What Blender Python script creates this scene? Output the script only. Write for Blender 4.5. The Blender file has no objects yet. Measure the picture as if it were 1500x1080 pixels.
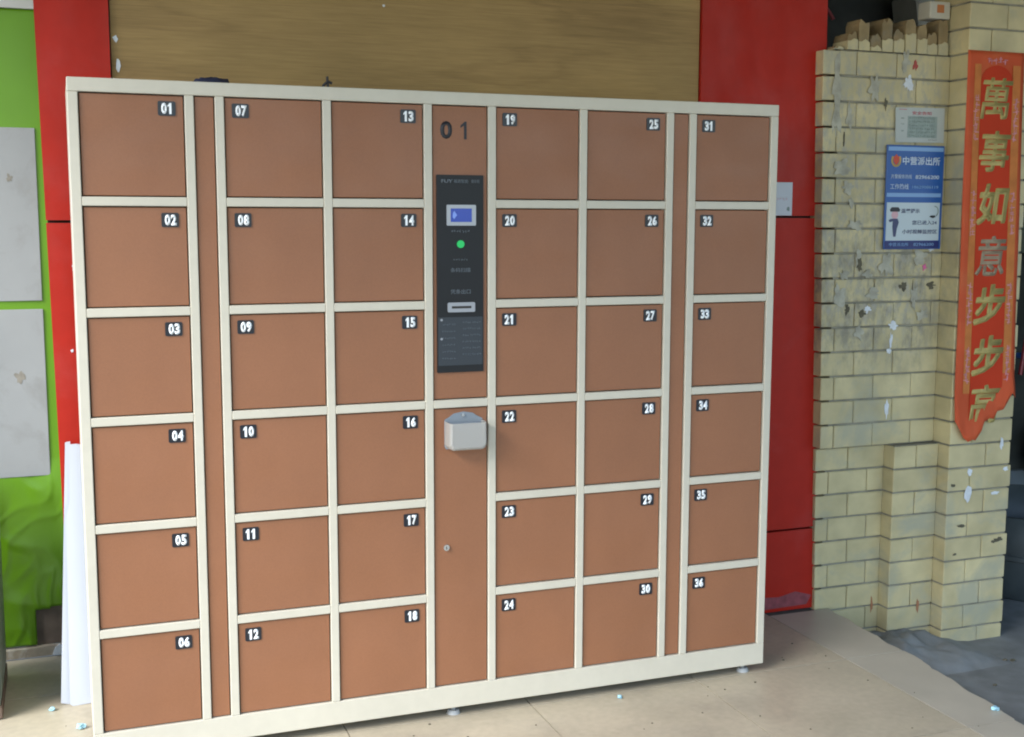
import bpy, bmesh, math, random
from mathutils import Vector, Matrix
from mathutils import noise as mnoise
rnd = random.Random(7)
sc = bpy.context.scene
C = sc.collection

# ---------------------------------------------------------------- camera, light, exposure
RC = ((0.9373, -0.3484, 0.0024), (-0.0408, -0.1164, -0.9924), (0.3461, 0.9301, -0.1233))
camd = bpy.data.cameras.new('camera'); cam = bpy.data.objects.new('camera', camd); C.objects.link(cam)
xr = Vector(RC[0]).normalized(); bk = -Vector(RC[2]).normalized(); up = bk.cross(xr).normalized(); xr = up.cross(bk)
cam.matrix_world = Matrix(((xr.x, up.x, bk.x, -0.030), (xr.y, up.y, bk.y, -3.205), (xr.z, up.z, bk.z, 1.439), (0, 0, 0, 1)))
camd.sensor_width = 36; camd.lens = 1771.25 / 1500 * 36; camd.clip_start = 0.05; camd.clip_end = 400
sc.camera = cam

SUN_EL, SUN_AZ = math.radians(38), math.radians(-62)      # sun in front of the lockers, off to the left
w = bpy.data.worlds.new('World'); sc.world = w; w.use_nodes = True
nt = w.node_tree; nt.nodes.clear()
sky = nt.nodes.new('ShaderNodeTexSky'); sky.sky_type = 'NISHITA'; sky.sun_disc = False
sky.sun_elevation = SUN_EL; sky.air_density = 1.2; sky.dust_density = 0.8; sky.ozone_density = 3.0
sky.sun_rotation = math.radians(180) + SUN_AZ * -1
bg = nt.nodes.new('ShaderNodeBackground'); bg.inputs[1].default_value = 0.15
wo = nt.nodes.new('ShaderNodeOutputWorld')
nt.links.new(sky.outputs[0], bg.inputs[0]); nt.links.new(bg.outputs[0], wo.inputs[0])
sund = bpy.data.lights.new('sun', 'SUN'); sun = bpy.data.objects.new('sun', sund); C.objects.link(sun)
sund.energy = 2.0; sund.angle = math.radians(30); sund.color = (1.0, 0.98, 0.95)
sdir = Vector((math.sin(SUN_AZ) * math.cos(SUN_EL), -math.cos(SUN_AZ) * math.cos(SUN_EL), math.sin(SUN_EL)))  # towards sun
sun.rotation_euler = sdir.to_track_quat('Z', 'Y').to_euler()
sc.view_settings.view_transform = 'Standard'; sc.view_settings.look = 'None'
sc.view_settings.gamma = 1; sc.view_settings.use_curve_mapping = False
sc.view_settings.exposure = 1.5
sc.cycles.pixel_filter_type = 'BLACKMAN_HARRIS'; sc.cycles.filter_width = 2.0

# ---------------------------------------------------------------- materials
def lin(c):
    return tuple((v / 12.92 if v <= .04045 else ((v + .055) / 1.055) ** 2.4) for v in [x / 255 for x in c])
def mat(name, col, rough=.5, metal=0, var=0, vscale=6, bump=0, bscale=60, spec=.5, stain=None, stain_scale=3, stain_amt=.6,
        stretch=(1, 1, 1), objvar=0, coat=0, trans=0, emit=None, estr=0):
    m = bpy.data.materials.new(name); m.use_nodes = True
    n = m.node_tree.nodes; l = m.node_tree.links; b = n['Principled BSDF']
    b.inputs['Roughness'].default_value = rough; b.inputs['Metallic'].default_value = metal
    b.inputs['Specular IOR Level'].default_value = spec; b.inputs['Coat Weight'].default_value = coat
    b.inputs['Transmission Weight'].default_value = trans
    b.inputs['Base Color'].default_value = (*col, 1)
    if emit: b.inputs['Emission Color'].default_value = (*emit, 1); b.inputs['Emission Strength'].default_value = estr
    geo = n.new('ShaderNodeNewGeometry'); mp = n.new('ShaderNodeVectorMath'); mp.operation = 'MULTIPLY'
    mp.inputs[1].default_value = stretch; l.new(geo.outputs['Position'], mp.inputs[0])
    cur = None
    def mixc(fac, a, bcol, blend='MIX'):
        x = n.new('ShaderNodeMix'); x.data_type = 'RGBA'; x.blend_type = blend
        if hasattr(fac, 'is_linked'): l.new(fac, x.inputs[0])
        else: x.inputs[0].default_value = fac
        for k, v in ((6, a), (7, bcol)):
            if hasattr(v, 'is_linked'): l.new(v, x.inputs[k])
            else: x.inputs[k].default_value = (*v, 1)
        return x.outputs[2]
    if var:
        t = n.new('ShaderNodeTexNoise'); t.inputs['Scale'].default_value = vscale; t.inputs['Detail'].default_value = 6
        l.new(mp.outputs[0], t.inputs['Vector'])
        r = n.new('ShaderNodeMapRange'); r.inputs[1].default_value = .3; r.inputs[2].default_value = .7
        l.new(t.outputs[0], r.inputs[0])
        cur = mixc(r.outputs[0], tuple(c * (1 - var) for c in col), tuple(min(1, c * (1 + var)) for c in col))
    if objvar:
        oi = n.new('ShaderNodeObjectInfo'); mr = n.new('ShaderNodeMapRange')
        mr.inputs[3].default_value = 1 - objvar; mr.inputs[4].default_value = 1 + objvar
        l.new(oi.outputs['Random'], mr.inputs[0])
        hs = n.new('ShaderNodeHueSaturation'); l.new(mr.outputs[0], hs.inputs['Value'])
        if cur: l.new(cur, hs.inputs['Color'])
        else: hs.inputs['Color'].default_value = (*col, 1)
        cur = hs.outputs[0]
    if stain:
        t = n.new('ShaderNodeTexNoise'); t.inputs['Scale'].default_value = stain_scale; t.inputs['Detail'].default_value = 8
        t.inputs['Roughness'].default_value = .65; t.inputs['Distortion'].default_value = .4
        l.new(geo.outputs['Position'], t.inputs['Vector'])
        r = n.new('ShaderNodeMapRange'); r.inputs[1].default_value = .52; r.inputs[2].default_value = .66; r.inputs[4].default_value = stain_amt
        l.new(t.outputs[0], r.inputs[0]); cur = mixc(r.outputs[0], cur if cur else col, stain)
    if cur: l.new(cur, b.inputs['Base Color'])
    if bump:
        t = n.new('ShaderNodeTexNoise'); t.inputs['Scale'].default_value = bscale; t.inputs['Detail'].default_value = 4
        l.new(mp.outputs[0], t.inputs['Vector'])
        bp = n.new('ShaderNodeBump'); bp.inputs['Strength'].default_value = bump; bp.inputs['Distance'].default_value = .004
        l.new(t.outputs[0], bp.inputs['Height']); l.new(bp.outputs[0], b.inputs['Normal'])
    return m

M = {}
M['cream'] = mat('cream_powder_coat', (.53, .495, .405), .38, var=.03, vscale=3, bump=.05, bscale=400)
M['door'] = mat('brown_powder_coat', (.258, .109, .052), .45, objvar=.025, var=.05, vscale=2.5, bump=.10, bscale=500, spec=.45)
M['dark'] = mat('dark_inside', (.03, .028, .025), .8)
M['plate'] = mat('black_plate', (.012, .014, .02), .3)
M['white'] = mat('white_ink', (.85, .88, .9), .5)
M['black'] = mat('black_ink', (.02, .02, .025), .5)
M['console'] = mat('dark_glossy_panel', (.014, .0145, .016), .38, spec=.3)
M['console_text'] = mat('faint_grey_ink', (.11, .13, .15), .5)
M['silver'] = mat('silver_bezel', (.36, .37, .40), .3, metal=.5)
M['screen'] = mat('blue_lcd', (.01, .03, .16), .15, emit=(.012, .05, .35), estr=.22)
M['screen2'] = mat('blue_lcd_text', (.15, .22, .5), .3, emit=(.1, .2, .6), estr=.15)
M['green_led'] = mat('green_led', (.01, .25, .07), .3, emit=(.004, .35, .07), estr=.3)
M['steel'] = mat('lock_steel', (.7, .7, .68), .25, metal=1)
M['cup'] = mat('milky_plastic', (.60, .585, .55), .25, trans=.5, bump=.05, bscale=30)
M['cup_back'] = mat('smoky_plastic', (.28, .32, .36), .2, trans=.2)
M['foot'] = mat('grey_rubber_foot', (.35, .36, .36), .5)
M['tile'] = mat('beige_floor_tile', (.44, .385, .285), .42, spec=.4, var=.10, vscale=3, objvar=.04, stain=(.31, .27, .21), stain_scale=3.5, stain_amt=.5, bump=.05, bscale=20)
M['tile_edge'] = mat('grey_edge_tile', (.43, .395, .32), .45, var=.10, vscale=4, objvar=.03, bump=.05, bscale=20)
M['grout'] = mat('grout', (.11, .10, .085), .9, var=.2, vscale=30)
M['cement'] = mat('grey_cement', (.19, .205, .21), .7, var=.25, vscale=9, bump=.5, bscale=25, stain=(.20, .23, .25), stain_scale=9, stain_amt=.6)
M['red'] = mat('red_panel', (.37, .018, .009), .45, spec=.2, var=.05, vscale=1.5, stretch=(6, 6, 1), stain=(.36, .06, .055), stain_scale=3, stain_amt=.25)
M['groove'] = mat('dark_groove', (.03, .012, .012), .8)
def add_rough(m, lo, hi, scale, stretch=(1, 1, 1)):
    n = m.node_tree.nodes; l = m.node_tree.links; b = n['Principled BSDF']
    g = n.new('ShaderNodeNewGeometry'); mp = n.new('ShaderNodeVectorMath'); mp.operation = 'MULTIPLY'; mp.inputs[1].default_value = stretch
    l.new(g.outputs['Position'], mp.inputs[0]); t = n.new('ShaderNodeTexNoise'); t.inputs['Scale'].default_value = scale; t.inputs['Detail'].default_value = 7
    l.new(mp.outputs[0], t.inputs['Vector']); r = n.new('ShaderNodeMapRange'); r.inputs[1].default_value = .35; r.inputs[2].default_value = .65
    r.inputs[3].default_value = lo; r.inputs[4].default_value = hi; l.new(t.outputs[0], r.inputs[0]); l.new(r.outputs[0], b.inputs['Roughness'])
add_rough(M['door'], .34, .52, 5, (1, 1, 2)); add_rough(M['cream'], .3, .48, 6); add_rough(M['red'], .34, .55, 5, (3, 3, 1)); add_rough(M['tile'], .32, .55, 4)
def mottle(m, scale, amt, stretch=(1, 1, 1)):
    n = m.node_tree.nodes; l = m.node_tree.links; b = n['Principled BSDF']; src = b.inputs['Base Color'].links[0].from_socket
    g = n.new('ShaderNodeNewGeometry'); mp = n.new('ShaderNodeVectorMath'); mp.operation = 'MULTIPLY'; mp.inputs[1].default_value = stretch
    l.new(g.outputs['Position'], mp.inputs[0]); t = n.new('ShaderNodeTexNoise'); t.inputs['Scale'].default_value = scale; t.inputs['Detail'].default_value = 3
    l.new(mp.outputs[0], t.inputs['Vector']); r = n.new('ShaderNodeMapRange'); r.inputs[1].default_value = .3; r.inputs[2].default_value = .7
    r.inputs[3].default_value = 1 - amt; r.inputs[4].default_value = 1 + amt; l.new(t.outputs[0], r.inputs[0])
    h = n.new('ShaderNodeHueSaturation'); l.new(src, h.inputs['Color']); l.new(r.outputs[0], h.inputs['Value']); l.new(h.outputs[0], b.inputs['Base Color'])
mottle(M['door'], 260, .05); mottle(M['door'], 9, .035, (1, 1, .5)); mottle(M['tile'], 45, .06); mottle(M['red'], 20, .05); mottle(M['cream'], 30, .025)
def grime(m, col, scale, amt, zlo, zhi):
    """patchy old paste and dirt, strongest between two heights"""
    n = m.node_tree.nodes; l = m.node_tree.links; b = n['Principled BSDF']; src = b.inputs['Base Color'].links[0].from_socket
    g = n.new('ShaderNodeNewGeometry'); t = n.new('ShaderNodeTexNoise'); t.inputs['Scale'].default_value = scale; t.inputs['Detail'].default_value = 9; t.inputs['Roughness'].default_value = .7
    mp = n.new('ShaderNodeVectorMath'); mp.operation = 'MULTIPLY'; mp.inputs[1].default_value = (1.6, 1, .8); l.new(g.outputs['Position'], mp.inputs[0]); l.new(mp.outputs[0], t.inputs['Vector'])
    r = n.new('ShaderNodeMapRange'); r.inputs[1].default_value = .46; r.inputs[2].default_value = .62; l.new(t.outputs[0], r.inputs[0])
    sx_ = n.new('ShaderNodeSeparateXYZ'); l.new(g.outputs['Position'], sx_.inputs[0])
    a = n.new('ShaderNodeMapRange'); a.inputs[1].default_value = zlo - .15; a.inputs[2].default_value = zlo + .1; l.new(sx_.outputs[2], a.inputs[0])
    c = n.new('ShaderNodeMapRange'); c.inputs[1].default_value = zhi - .1; c.inputs[2].default_value = zhi + .2; c.inputs[3].default_value = 1; c.inputs[4].default_value = 0; l.new(sx_.outputs[2], c.inputs[0])
    d = n.new('ShaderNodeMapRange'); d.inputs[1].default_value = 2.95; d.inputs[2].default_value = 3.05; d.inputs[3].default_value = amt; d.inputs[4].default_value = amt * .15; l.new(sx_.outputs[0], d.inputs[0])
    v = r.outputs[0]
    for o in (a, c, d):
        q = n.new('ShaderNodeMath'); q.operation = 'MULTIPLY'; l.new(v, q.inputs[0]); l.new(o.outputs[0], q.inputs[1]); v = q.outputs[0]
    x = n.new('ShaderNodeMix'); x.data_type = 'RGBA'; l.new(v, x.inputs[0]); l.new(src, x.inputs[6]); x.inputs[7].default_value = (*col, 1); l.new(x.outputs[2], b.inputs['Base Color'])
def wood():
    m = mat('plywood', (.26, .17, .075), .6, spec=.25)
    n = m.node_tree.nodes; l = m.node_tree.links; b = n['Principled BSDF']
    g = n.new('ShaderNodeNewGeometry'); mp = n.new('ShaderNodeMapping'); mp.inputs['Scale'].default_value = (.55, 1, 4.5)
    l.new(g.outputs['Position'], mp.inputs[0])
    t = n.new('ShaderNodeTexNoise'); t.inputs['Scale'].default_value = 1.6; t.inputs['Detail'].default_value = 5; t.inputs['Distortion'].default_value = .35
    l.new(mp.outputs[0], t.inputs['Vector'])
    cr = n.new('ShaderNodeValToRGB'); e = cr.color_ramp.elements
    e[0].position = .32; e[0].color = (.31, .20, .080, 1); e[1].position = .62; e[1].color = (.40, .265, .105, 1)
    a = e.new(.47); a.color = (.37, .243, .097, 1); a = e.new(.43); a.color = (.315, .205, .082, 1); a = e.new(.40); a.color = (.365, .238, .095, 1)
    l.new(t.outputs[0], cr.inputs[0])
    m2 = n.new('ShaderNodeMapping'); m2.inputs['Scale'].default_value = (1.5, 1, 120); l.new(g.outputs['Position'], m2.inputs[0])
    t2 = n.new('ShaderNodeTexNoise'); t2.inputs['Scale'].default_value = 3; t2.inputs['Detail'].default_value = 3; l.new(m2.outputs[0], t2.inputs['Vector'])
    mx = n.new('ShaderNodeMix'); mx.data_type = 'RGBA'; mx.blend_type = 'MULTIPLY'; mx.inputs[0].default_value = .3
    l.new(cr.outputs[0], mx.inputs[6]); l.new(t2.outputs[0], mx.inputs[7]); l.new(mx.outputs[2], b.inputs['Base Color'])
    return m
M['wood'] = wood(); mottle(M['wood'], 2.2, .16, (.8, 1, 2)); mottle(M['wood'], 40, .08, (.3, 1, 4))
M['brick'] = mat('glazed_buff_brick', (.50, .435, .25), .45, spec=.3, var=.18, vscale=7, objvar=.045, stain=(.33, .34, .27), stain_scale=4, stain_amt=.7, bump=.2, bscale=18)
grime(M['brick'], (.22, .21, .165), 13, .95, .95, 1.4); grime(M['brick'], (.34, .33, .28), 24, .8, 1.0, 2.0)
M['raw_brick'] = mat('raw_broken_brick', (.27, .20, .10), .85, var=.2, vscale=20, objvar=.15, stain=(.2, .18, .13), stain_scale=14, bump=.6, bscale=40)
M['mortar'] = mat('grey_mortar', (.24, .23, .18), .9, var=.3, vscale=15, bump=.4, bscale=60)
M['smear'] = mat('dried_mortar_smear', (.37, .36, .29), .85, var=.25, vscale=30, bump=.5, bscale=50)
M['plaster'] = mat('white_plaster_chip', (.62, .66, .70), .8, var=.1, vscale=40)
M['soot'] = mat('dark_chip', (.10, .09, .06), .9, var=.3, vscale=50)
M['pink'] = mat('pink_paper', (.65, .14, .33), .7)
M['redpaper'] = mat('red_paper_scrap', (.38, .07, .06), .7)
M['scroll'] = mat('red_orange_paper', (.52, .085, .03), .7, spec=.25, var=.10, vscale=5, bump=.3, bscale=14, stain=(.52, .13, .05), stain_scale=6, stain_amt=.5)
M['scroll_mid'] = mat('deep_red_paper', (.47, .038, .010), .7, spec=.25, var=.08, vscale=5)
M['scroll_band'] = mat('faded_orange_print', (.50, .17, .045), .7, spec=.25, var=.15, vscale=20)
M['mark'] = mat('faded_pink_print', (.52, .22, .26), .6, var=.3, vscale=60)
M['gold'] = mat('gold_foil', (.40, .32, .11), .5, metal=.15, var=.10, vscale=25)
M['worn_gold'] = mat('worn_grey_foil', (.30, .23, .15), .6, metal=.0, var=.15, vscale=30)
M['blue'] = mat('blue_sign', (.012, .085, .32), .35, var=.04)
M['pale_blue'] = mat('pale_blue_stripe', (.20, .36, .62), .4)
M['sign_ink'] = mat('pale_sign_lettering', (.55, .64, .76), .5)
M['navy'] = mat('navy_strip', (.012, .02, .13), .4)
M['sign_white'] = mat('sign_white', (.48, .56, .60), .4, var=.03)
M['ink_blue'] = mat('dark_blue_ink', (.05, .06, .14), .5)
M['emblem_red'] = mat('emblem_red', (.55, .07, .03), .5)
M['emblem_gold'] = mat('emblem_gold', (.60, .42, .12), .5)
M['skin'] = mat('printed_skin', (.62, .38, .42), .5)
M['notice'] = mat('notice_paper', (.42, .45, .43), .45, var=.05)
M['notice_print'] = mat('notice_grey_green_print', (.20, .26, .24), .6, var=.2, vscale=90)
M['notice_red'] = mat('notice_red_print', (.45, .12, .15), .6)
M['paper'] = mat('white_card', (.52, .55, .60), .6, var=.02, vscale=3)
M['green'] = mat('green_plastic_sheet', (.11, .25, .008), .30, spec=.4, var=.08, vscale=4, coat=.0)
M['panel'] = mat('grey_pasted_panel', (.28, .285, .28), .5, var=.05, vscale=6, stain=(.20, .195, .18), stain_scale=5, stain_amt=.5)
M['offwhite'] = mat('off_white_paint', (.55, .54, .50), .5, var=.04)
M['brownpatch'] = mat('brown_bare_patch', (.14, .105, .08), .8, var=.2, vscale=20)
M['skirting'] = mat('chipped_skirting', (.34, .29, .22), .6, var=.25, vscale=25, stain=(.6, .6, .58), stain_scale=12, stain_amt=.7)
M['metal_door'] = mat('grey_green_door', (.14, .175, .145), .4, var=.08, vscale=4)
M['kick'] = mat('brown_kick_rail', (.13, .085, .06), .6, var=.2, vscale=20)
M['building'] = mat('building_render', (.25, .24, .22), .9, var=.1)
M['ceiling'] = mat('canopy_underside', (.34, .30, .21), .9, var=.1)
M['dark_wall'] = mat('dark_back_wall', (.05, .055, .05), .9, var=.4, vscale=4)
M['beam'] = mat('beam_concrete', (.42, .43, .38), .8, var=.15)
M['kerb'] = mat('pale_kerb_stone', (.50, .44, .40), .7, var=.1)
M['slate'] = mat('slate_ledge', (.20, .23, .25), .7, var=.15)
M['tub'] = mat('black_rubber', (.07, .085, .09), .5, var=.2, vscale=10)
M['sack'] = mat('dark_blue_sack', (.03, .04, .05), .6, var=.3, vscale=10, bump=.5)
M['redpipe'] = mat('red_handle', (.30, .03, .04), .4)
M['bluepipe'] = mat('blue_pipe', (.02, .07, .25), .4)
M['palegreen'] = mat('pale_green_cabinet', (.34, .40, .34), .5, var=.05)
M['cloth'] = mat('navy_cloth', (.012, .016, .045), .8, bump=.5, bscale=40)
M['litter'] = mat('pale_blue_litter', (.35, .62, .75), .4, var=.3, vscale=90)
M['carton'] = mat('white_carton', (.48, .46, .38), .7, var=.1)
M['carton_print'] = mat('orange_carton_print', (.45, .16, .05), .7)
M['strap'] = mat('dusty_red_strap', (.22, .04, .05), .7)

# ---------------------------------------------------------------- builders
WL = {}                                        # world location of each object
class MB:
    def __init__(s): s.bm = bmesh.new()
    def box(s, x0, x1, y0, y1, z0, z1, bev=0, rot=0):
        g = bmesh.ops.create_cube(s.bm, size=1)['verts']
        bmesh.ops.scale(s.bm, vec=(x1 - x0, y1 - y0, z1 - z0), verts=g)
        if bev:
            ed = list({e for v in g for e in v.link_edges})
            r = bmesh.ops.bevel(s.bm, geom=ed, offset=bev, segments=1, affect='EDGES')
            g = list({v for f in r['faces'] for v in f.verts})
        if rot: bmesh.ops.rotate(s.bm, verts=g, cent=(0, 0, 0), matrix=Matrix.Rotation(rot, 3, 'Y'))
        bmesh.ops.translate(s.bm, vec=((x0 + x1) / 2, (y0 + y1) / 2, (z0 + z1) / 2), verts=g)
        return s
    def prism(s, pts, y0, y1):                 # outline in x,z given counter-clockwise seen from -y
        n = len(pts)
        a = [s.bm.verts.new((p[0], y0, p[1])) for p in pts]; b = [s.bm.verts.new((p[0], y1, p[1])) for p in pts]
        s.bm.faces.new(a); s.bm.faces.new(b[::-1])
        for i in range(n): s.bm.faces.new((a[i], b[i], b[(i + 1) % n], a[(i + 1) % n]))
        return s
    def zprism(s, pts, z0, z1):                # outline in x,y
        n = len(pts)
        a = [s.bm.verts.new((*p, z0)) for p in pts]; b = [s.bm.verts.new((*p, z1)) for p in pts]
        s.bm.faces.new(a[::-1]); s.bm.faces.new(b)
        for i in range(n): s.bm.faces.new((a[i], a[(i + 1) % n], b[(i + 1) % n], b[i]))
        return s
    def cyl(s, c, r, d, axis='Y', seg=24, r2=None, bev=0):
        g = bmesh.ops.create_cone(s.bm, cap_ends=True, segments=seg, radius1=r, radius2=r if r2 is None else r2, depth=d)['verts']
        if axis == 'Y': bmesh.ops.rotate(s.bm, verts=g, cent=(0, 0, 0), matrix=Matrix.Rotation(math.pi / 2, 3, 'X'))
        if axis == 'X': bmesh.ops.rotate(s.bm, verts=g, cent=(0, 0, 0), matrix=Matrix.Rotation(math.pi / 2, 3, 'Y'))
        bmesh.ops.translate(s.bm, vec=c, verts=g); return s
    def tube(s, pts, r, seg=8):
        pts = [Vector(p) for p in pts]; rings = []
        for i, p in enumerate(pts):
            t = (pts[min(i + 1, len(pts) - 1)] - pts[max(i - 1, 0)]).normalized()
            a = t.orthogonal().normalized() if not rings else (pa - t * pa.dot(t)).normalized()
            pa = a; b = t.cross(a)
            rings.append([s.bm.verts.new(p + a * r * math.cos(k * 2 * math.pi / seg) + b * r * math.sin(k * 2 * math.pi / seg)) for k in range(seg)])
        for q in range(len(rings) - 1):
            for k in range(seg):
                s.bm.faces.new((rings[q][k], rings[q][(k + 1) % seg], rings[q + 1][(k + 1) % seg], rings[q + 1][k]))
        s.bm.faces.new(rings[0][::-1]); s.bm.faces.new(rings[-1]); return s
    def lathe(s, prof, c, seg=40):
        rings = [[s.bm.verts.new((c[0] + r * math.cos(k * 2 * math.pi / seg), c[1] + r * math.sin(k * 2 * math.pi / seg), c[2] + z)) for k in range(seg)] for r, z in prof]
        for q in range(len(rings) - 1):
            for k in range(seg):
                s.bm.faces.new((rings[q][k], rings[q][(k + 1) % seg], rings[q + 1][(k + 1) % seg], rings[q + 1][k]))
        s.bm.faces.new(rings[0][::-1]); s.bm.faces.new(rings[-1]); return s
    def build(s, name, m, parent=None, smooth=False, fixn=True):
        if fixn: bmesh.ops.recalc_face_normals(s.bm, faces=s.bm.faces)
        vs = s.bm.verts
        lo = Vector([min(v.co[i] for v in vs) for i in range(3)]); hi = Vector([max(v.co[i] for v in vs) for i in range(3)])
        c = (lo + hi) / 2
        if parent is None: c.z = lo.z
        bmesh.ops.translate(s.bm, vec=-c, verts=list(vs))
        me = bpy.data.meshes.new(name); s.bm.to_mesh(me); s.bm.free()
        me.materials.append(m)
        if smooth:
            for p in me.polygons: p.use_smooth = True
        return link(name, me, c, parent)
def link(name, data, c, parent=None):
    o = bpy.data.objects.new(name, data); C.objects.link(o)
    c = Vector(c); WL[o.name] = c.copy()
    if parent: o.parent = parent; o.location = c - WL[parent.name]
    else: o.location = c
    return o
def copyto(src, c, parent):
    o = src.copy(); C.objects.link(o); c = Vector(c); WL[o.name] = c; o.parent = parent
    o.location = c - (WL[parent.name] if parent else Vector()); return o
def tag(o, label=None, cat=None, group=None, kind=None):
    for k, v in (('label', label), ('category', cat), ('group', group), ('kind', kind)):
        if v: o[k] = v
    return o
def thing(name, loc, label, cat, group=None): return tag(link(name, None, loc), label, cat, group)
def box(name, m, parent, *a, **k): return MB().box(*a, **k).build(name, m, parent)

TC = {}
def text_mesh(body, h, m, bold=0, xs=1.0, shear=0, extrude=.0006, fit=None):
    key = (body, h, m.name, bold, xs, shear, fit)
    if key in TC: return TC[key]
    cu = bpy.data.curves.new('lettering', 'FONT'); cu.body = body; cu.align_x = 'CENTER'; cu.size = 1
    cu.offset = bold; cu.shear = shear; cu.resolution_u = 3; cu.extrude = 0
    o = bpy.data.objects.new('lettering', cu); C.objects.link(o)
    dg = bpy.context.evaluated_depsgraph_get(); dg.update()
    me = bpy.data.meshes.new_from_object(o.evaluated_get(dg))
    bpy.data.objects.remove(o); bpy.data.curves.remove(cu)
    xsv = [v.co.x for v in me.vertices]; ysv = [v.co.y for v in me.vertices]
    x0, x1, y0, y1 = min(xsv), max(xsv), min(ysv), max(ysv)
    k = h / (y1 - y0); kx = (fit / (x1 - x0)) if fit else k * xs
    bm = bmesh.new(); bm.from_mesh(me)
    for v in bm.verts:
        x, y = (v.co.x - (x0 + x1) / 2) * kx, (v.co.y - (y0 + y1) / 2) * k
        v.co = (x, 0, y)
    r = bmesh.ops.extrude_face_region(bm, geom=list(bm.faces))
    for v in [g for g in r['geom'] if isinstance(g, bmesh.types.BMVert)]: v.co.y -= extrude
    bmesh.ops.recalc_face_normals(bm, faces=bm.faces)
    bm.to_mesh(me); bm.free(); me.materials.clear(); me.materials.append(m); me.name = 'lettering'
    TC[key] = me; return me
def text(name, body, h, loc, m, parent, **k): return link(name, text_mesh(body, h, m, **k), loc, parent)

def digit_outline_one(h, wd):
    return [(wd * .30, -h / 2), (wd * .72, -h / 2), (wd * .72, h / 2), (wd * .40, h / 2), (wd * .05, h * .27), (wd * .05, h * .10), (wd * .30, h * .24)]
NC = {}
def number(body, h, dw, gap, loc, m, parent, bold, extrude=.0008, thin=1.0):
    key = (body, h)
    if key not in NC:
        bm = bmesh.new(); tot = len(body) * dw + (len(body) - 1) * gap
        for i, ch in enumerate(body):
            x0 = -tot / 2 + i * (dw + gap)
            if ch == '1':
                o = MB(); pts = digit_outline_one(h, dw)
                if thin < 1: pts = [(dw * .48, -h / 2), (dw * .70, -h / 2), (dw * .70, h / 2), (dw * .54, h / 2), (dw * .18, h * .27), (dw * .18, h * .13), (dw * .48, h * .28)]
                o.prism(pts, -extrude, 0)
                for v in o.bm.verts: v.co.x += x0
                me = bpy.data.meshes.new('t'); bmesh.ops.recalc_face_normals(o.bm, faces=o.bm.faces); o.bm.to_mesh(me); o.bm.free(); bm.from_mesh(me); bpy.data.meshes.remove(me)
            else:
                n0 = len(bm.verts); bm.from_mesh(text_mesh(ch, h, m, bold=bold, fit=dw, extrude=extrude)); bm.verts.ensure_lookup_table()
                for v in list(bm.verts)[n0:]: v.co.x += x0 + dw / 2
        me = bpy.data.meshes.new('number'); bm.to_mesh(me); bm.free(); me.materials.append(m); NC[key] = me
    return link('number' if len(body) > 1 else 'digit', NC[key], loc, parent)

def blob(name, m, parent, cx, cz, rx, rz, y, th=.003, n=14, jag=.35, seed=0):
    r = random.Random(seed); pts = []
    for i in range(n):
        a = 2 * math.pi * i / n
        q = 1 + 1.7 * jag * mnoise.noise(Vector((math.cos(a) * 1.6 + seed * 3.1, math.sin(a) * 1.6, 0))) + .8 * jag * mnoise.noise(Vector((math.cos(a) * 4 + seed, math.sin(a) * 4, 7)))
        pts.append((cx + rx * q * math.cos(a), cz + rz * q * math.sin(a)))
    return MB().prism(pts, y - th, y).build(name, m, parent)

# ---------------------------------------------------------------- setting: ground, floor platform, building
GZ = -.16
ground = MB().box(-60, 60, -60, 60, GZ - .3, GZ).build('ground', M['cement']); tag(ground, kind='structure')
edge = [(2.60, .47), (2.585, .40), (2.592, .33), (2.578, .25), (2.582, .17), (2.568, .08), (2.575, -.02), (2.565, -.10), (2.555, -.16), (2.548, -.25),
        (2.528, -.36), (2.532, -.44), (2.512, -.53), (2.505, -.62), (2.498, -.80), (2.48, -1.0), (2.485, -1.3), (2.46, -1.8), (2.46, -5.2)]
base = [(-6, -5.2)] + [(x - .012, y) for x, y in edge[::-1]] + [(2.60, .95), (-6, .95)]
floor = MB().zprism(base, GZ, -.006).build('floor', M['grout']); tag(floor, kind='structure')
px, py = .5565, .575
tm = None
xs_ = [2.343 - px * k for k in range(0, 7)]
ys_ = [-.568 + py * k for k in range(-4, 4)]
for i in range(len(xs_) - 1):
    for j in range(len(ys_) - 1):
        x1, x0 = xs_[i], xs_[i + 1]; y0, y1 = ys_[j], min(ys_[j + 1], .93)
        if y1 - y0 < .05: continue
        t = MB().box(x0 + .0018, x1 - .0018, y0 + .0018, y1 - .0018, -.018, 0).build('tile', M['tile'], floor)
# edge row of cut tiles following the chipped edge of the platform
def edge_x(y):
    for (xa, ya), (xb, yb) in zip(edge, edge[1:]):
        if yb <= y <= ya: return xa + (xb - xa) * (ya - y) / (ya - yb)
    return edge[0][0] if y > .4 else edge[-1][0]
for j in range(len(ys_) - 1):
    y0, y1 = ys_[j] + .0012, min(ys_[j + 1], .47) - .0012
    if y1 <= y0 + .05: continue
    ys = sorted({y0, y1} | {y for _, y in edge if y0 < y < y1} | {y0 + (y1 - y0) * k / 12 for k in range(13)})
    pts = [(2.3445, y1), (2.3445, y0)] + [(edge_x(y) + rnd.uniform(-.004, .004), y) for y in ys]
    MB().zprism(pts, -.018, 0).build('edge_tile', M['tile_edge'], floor)

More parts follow.
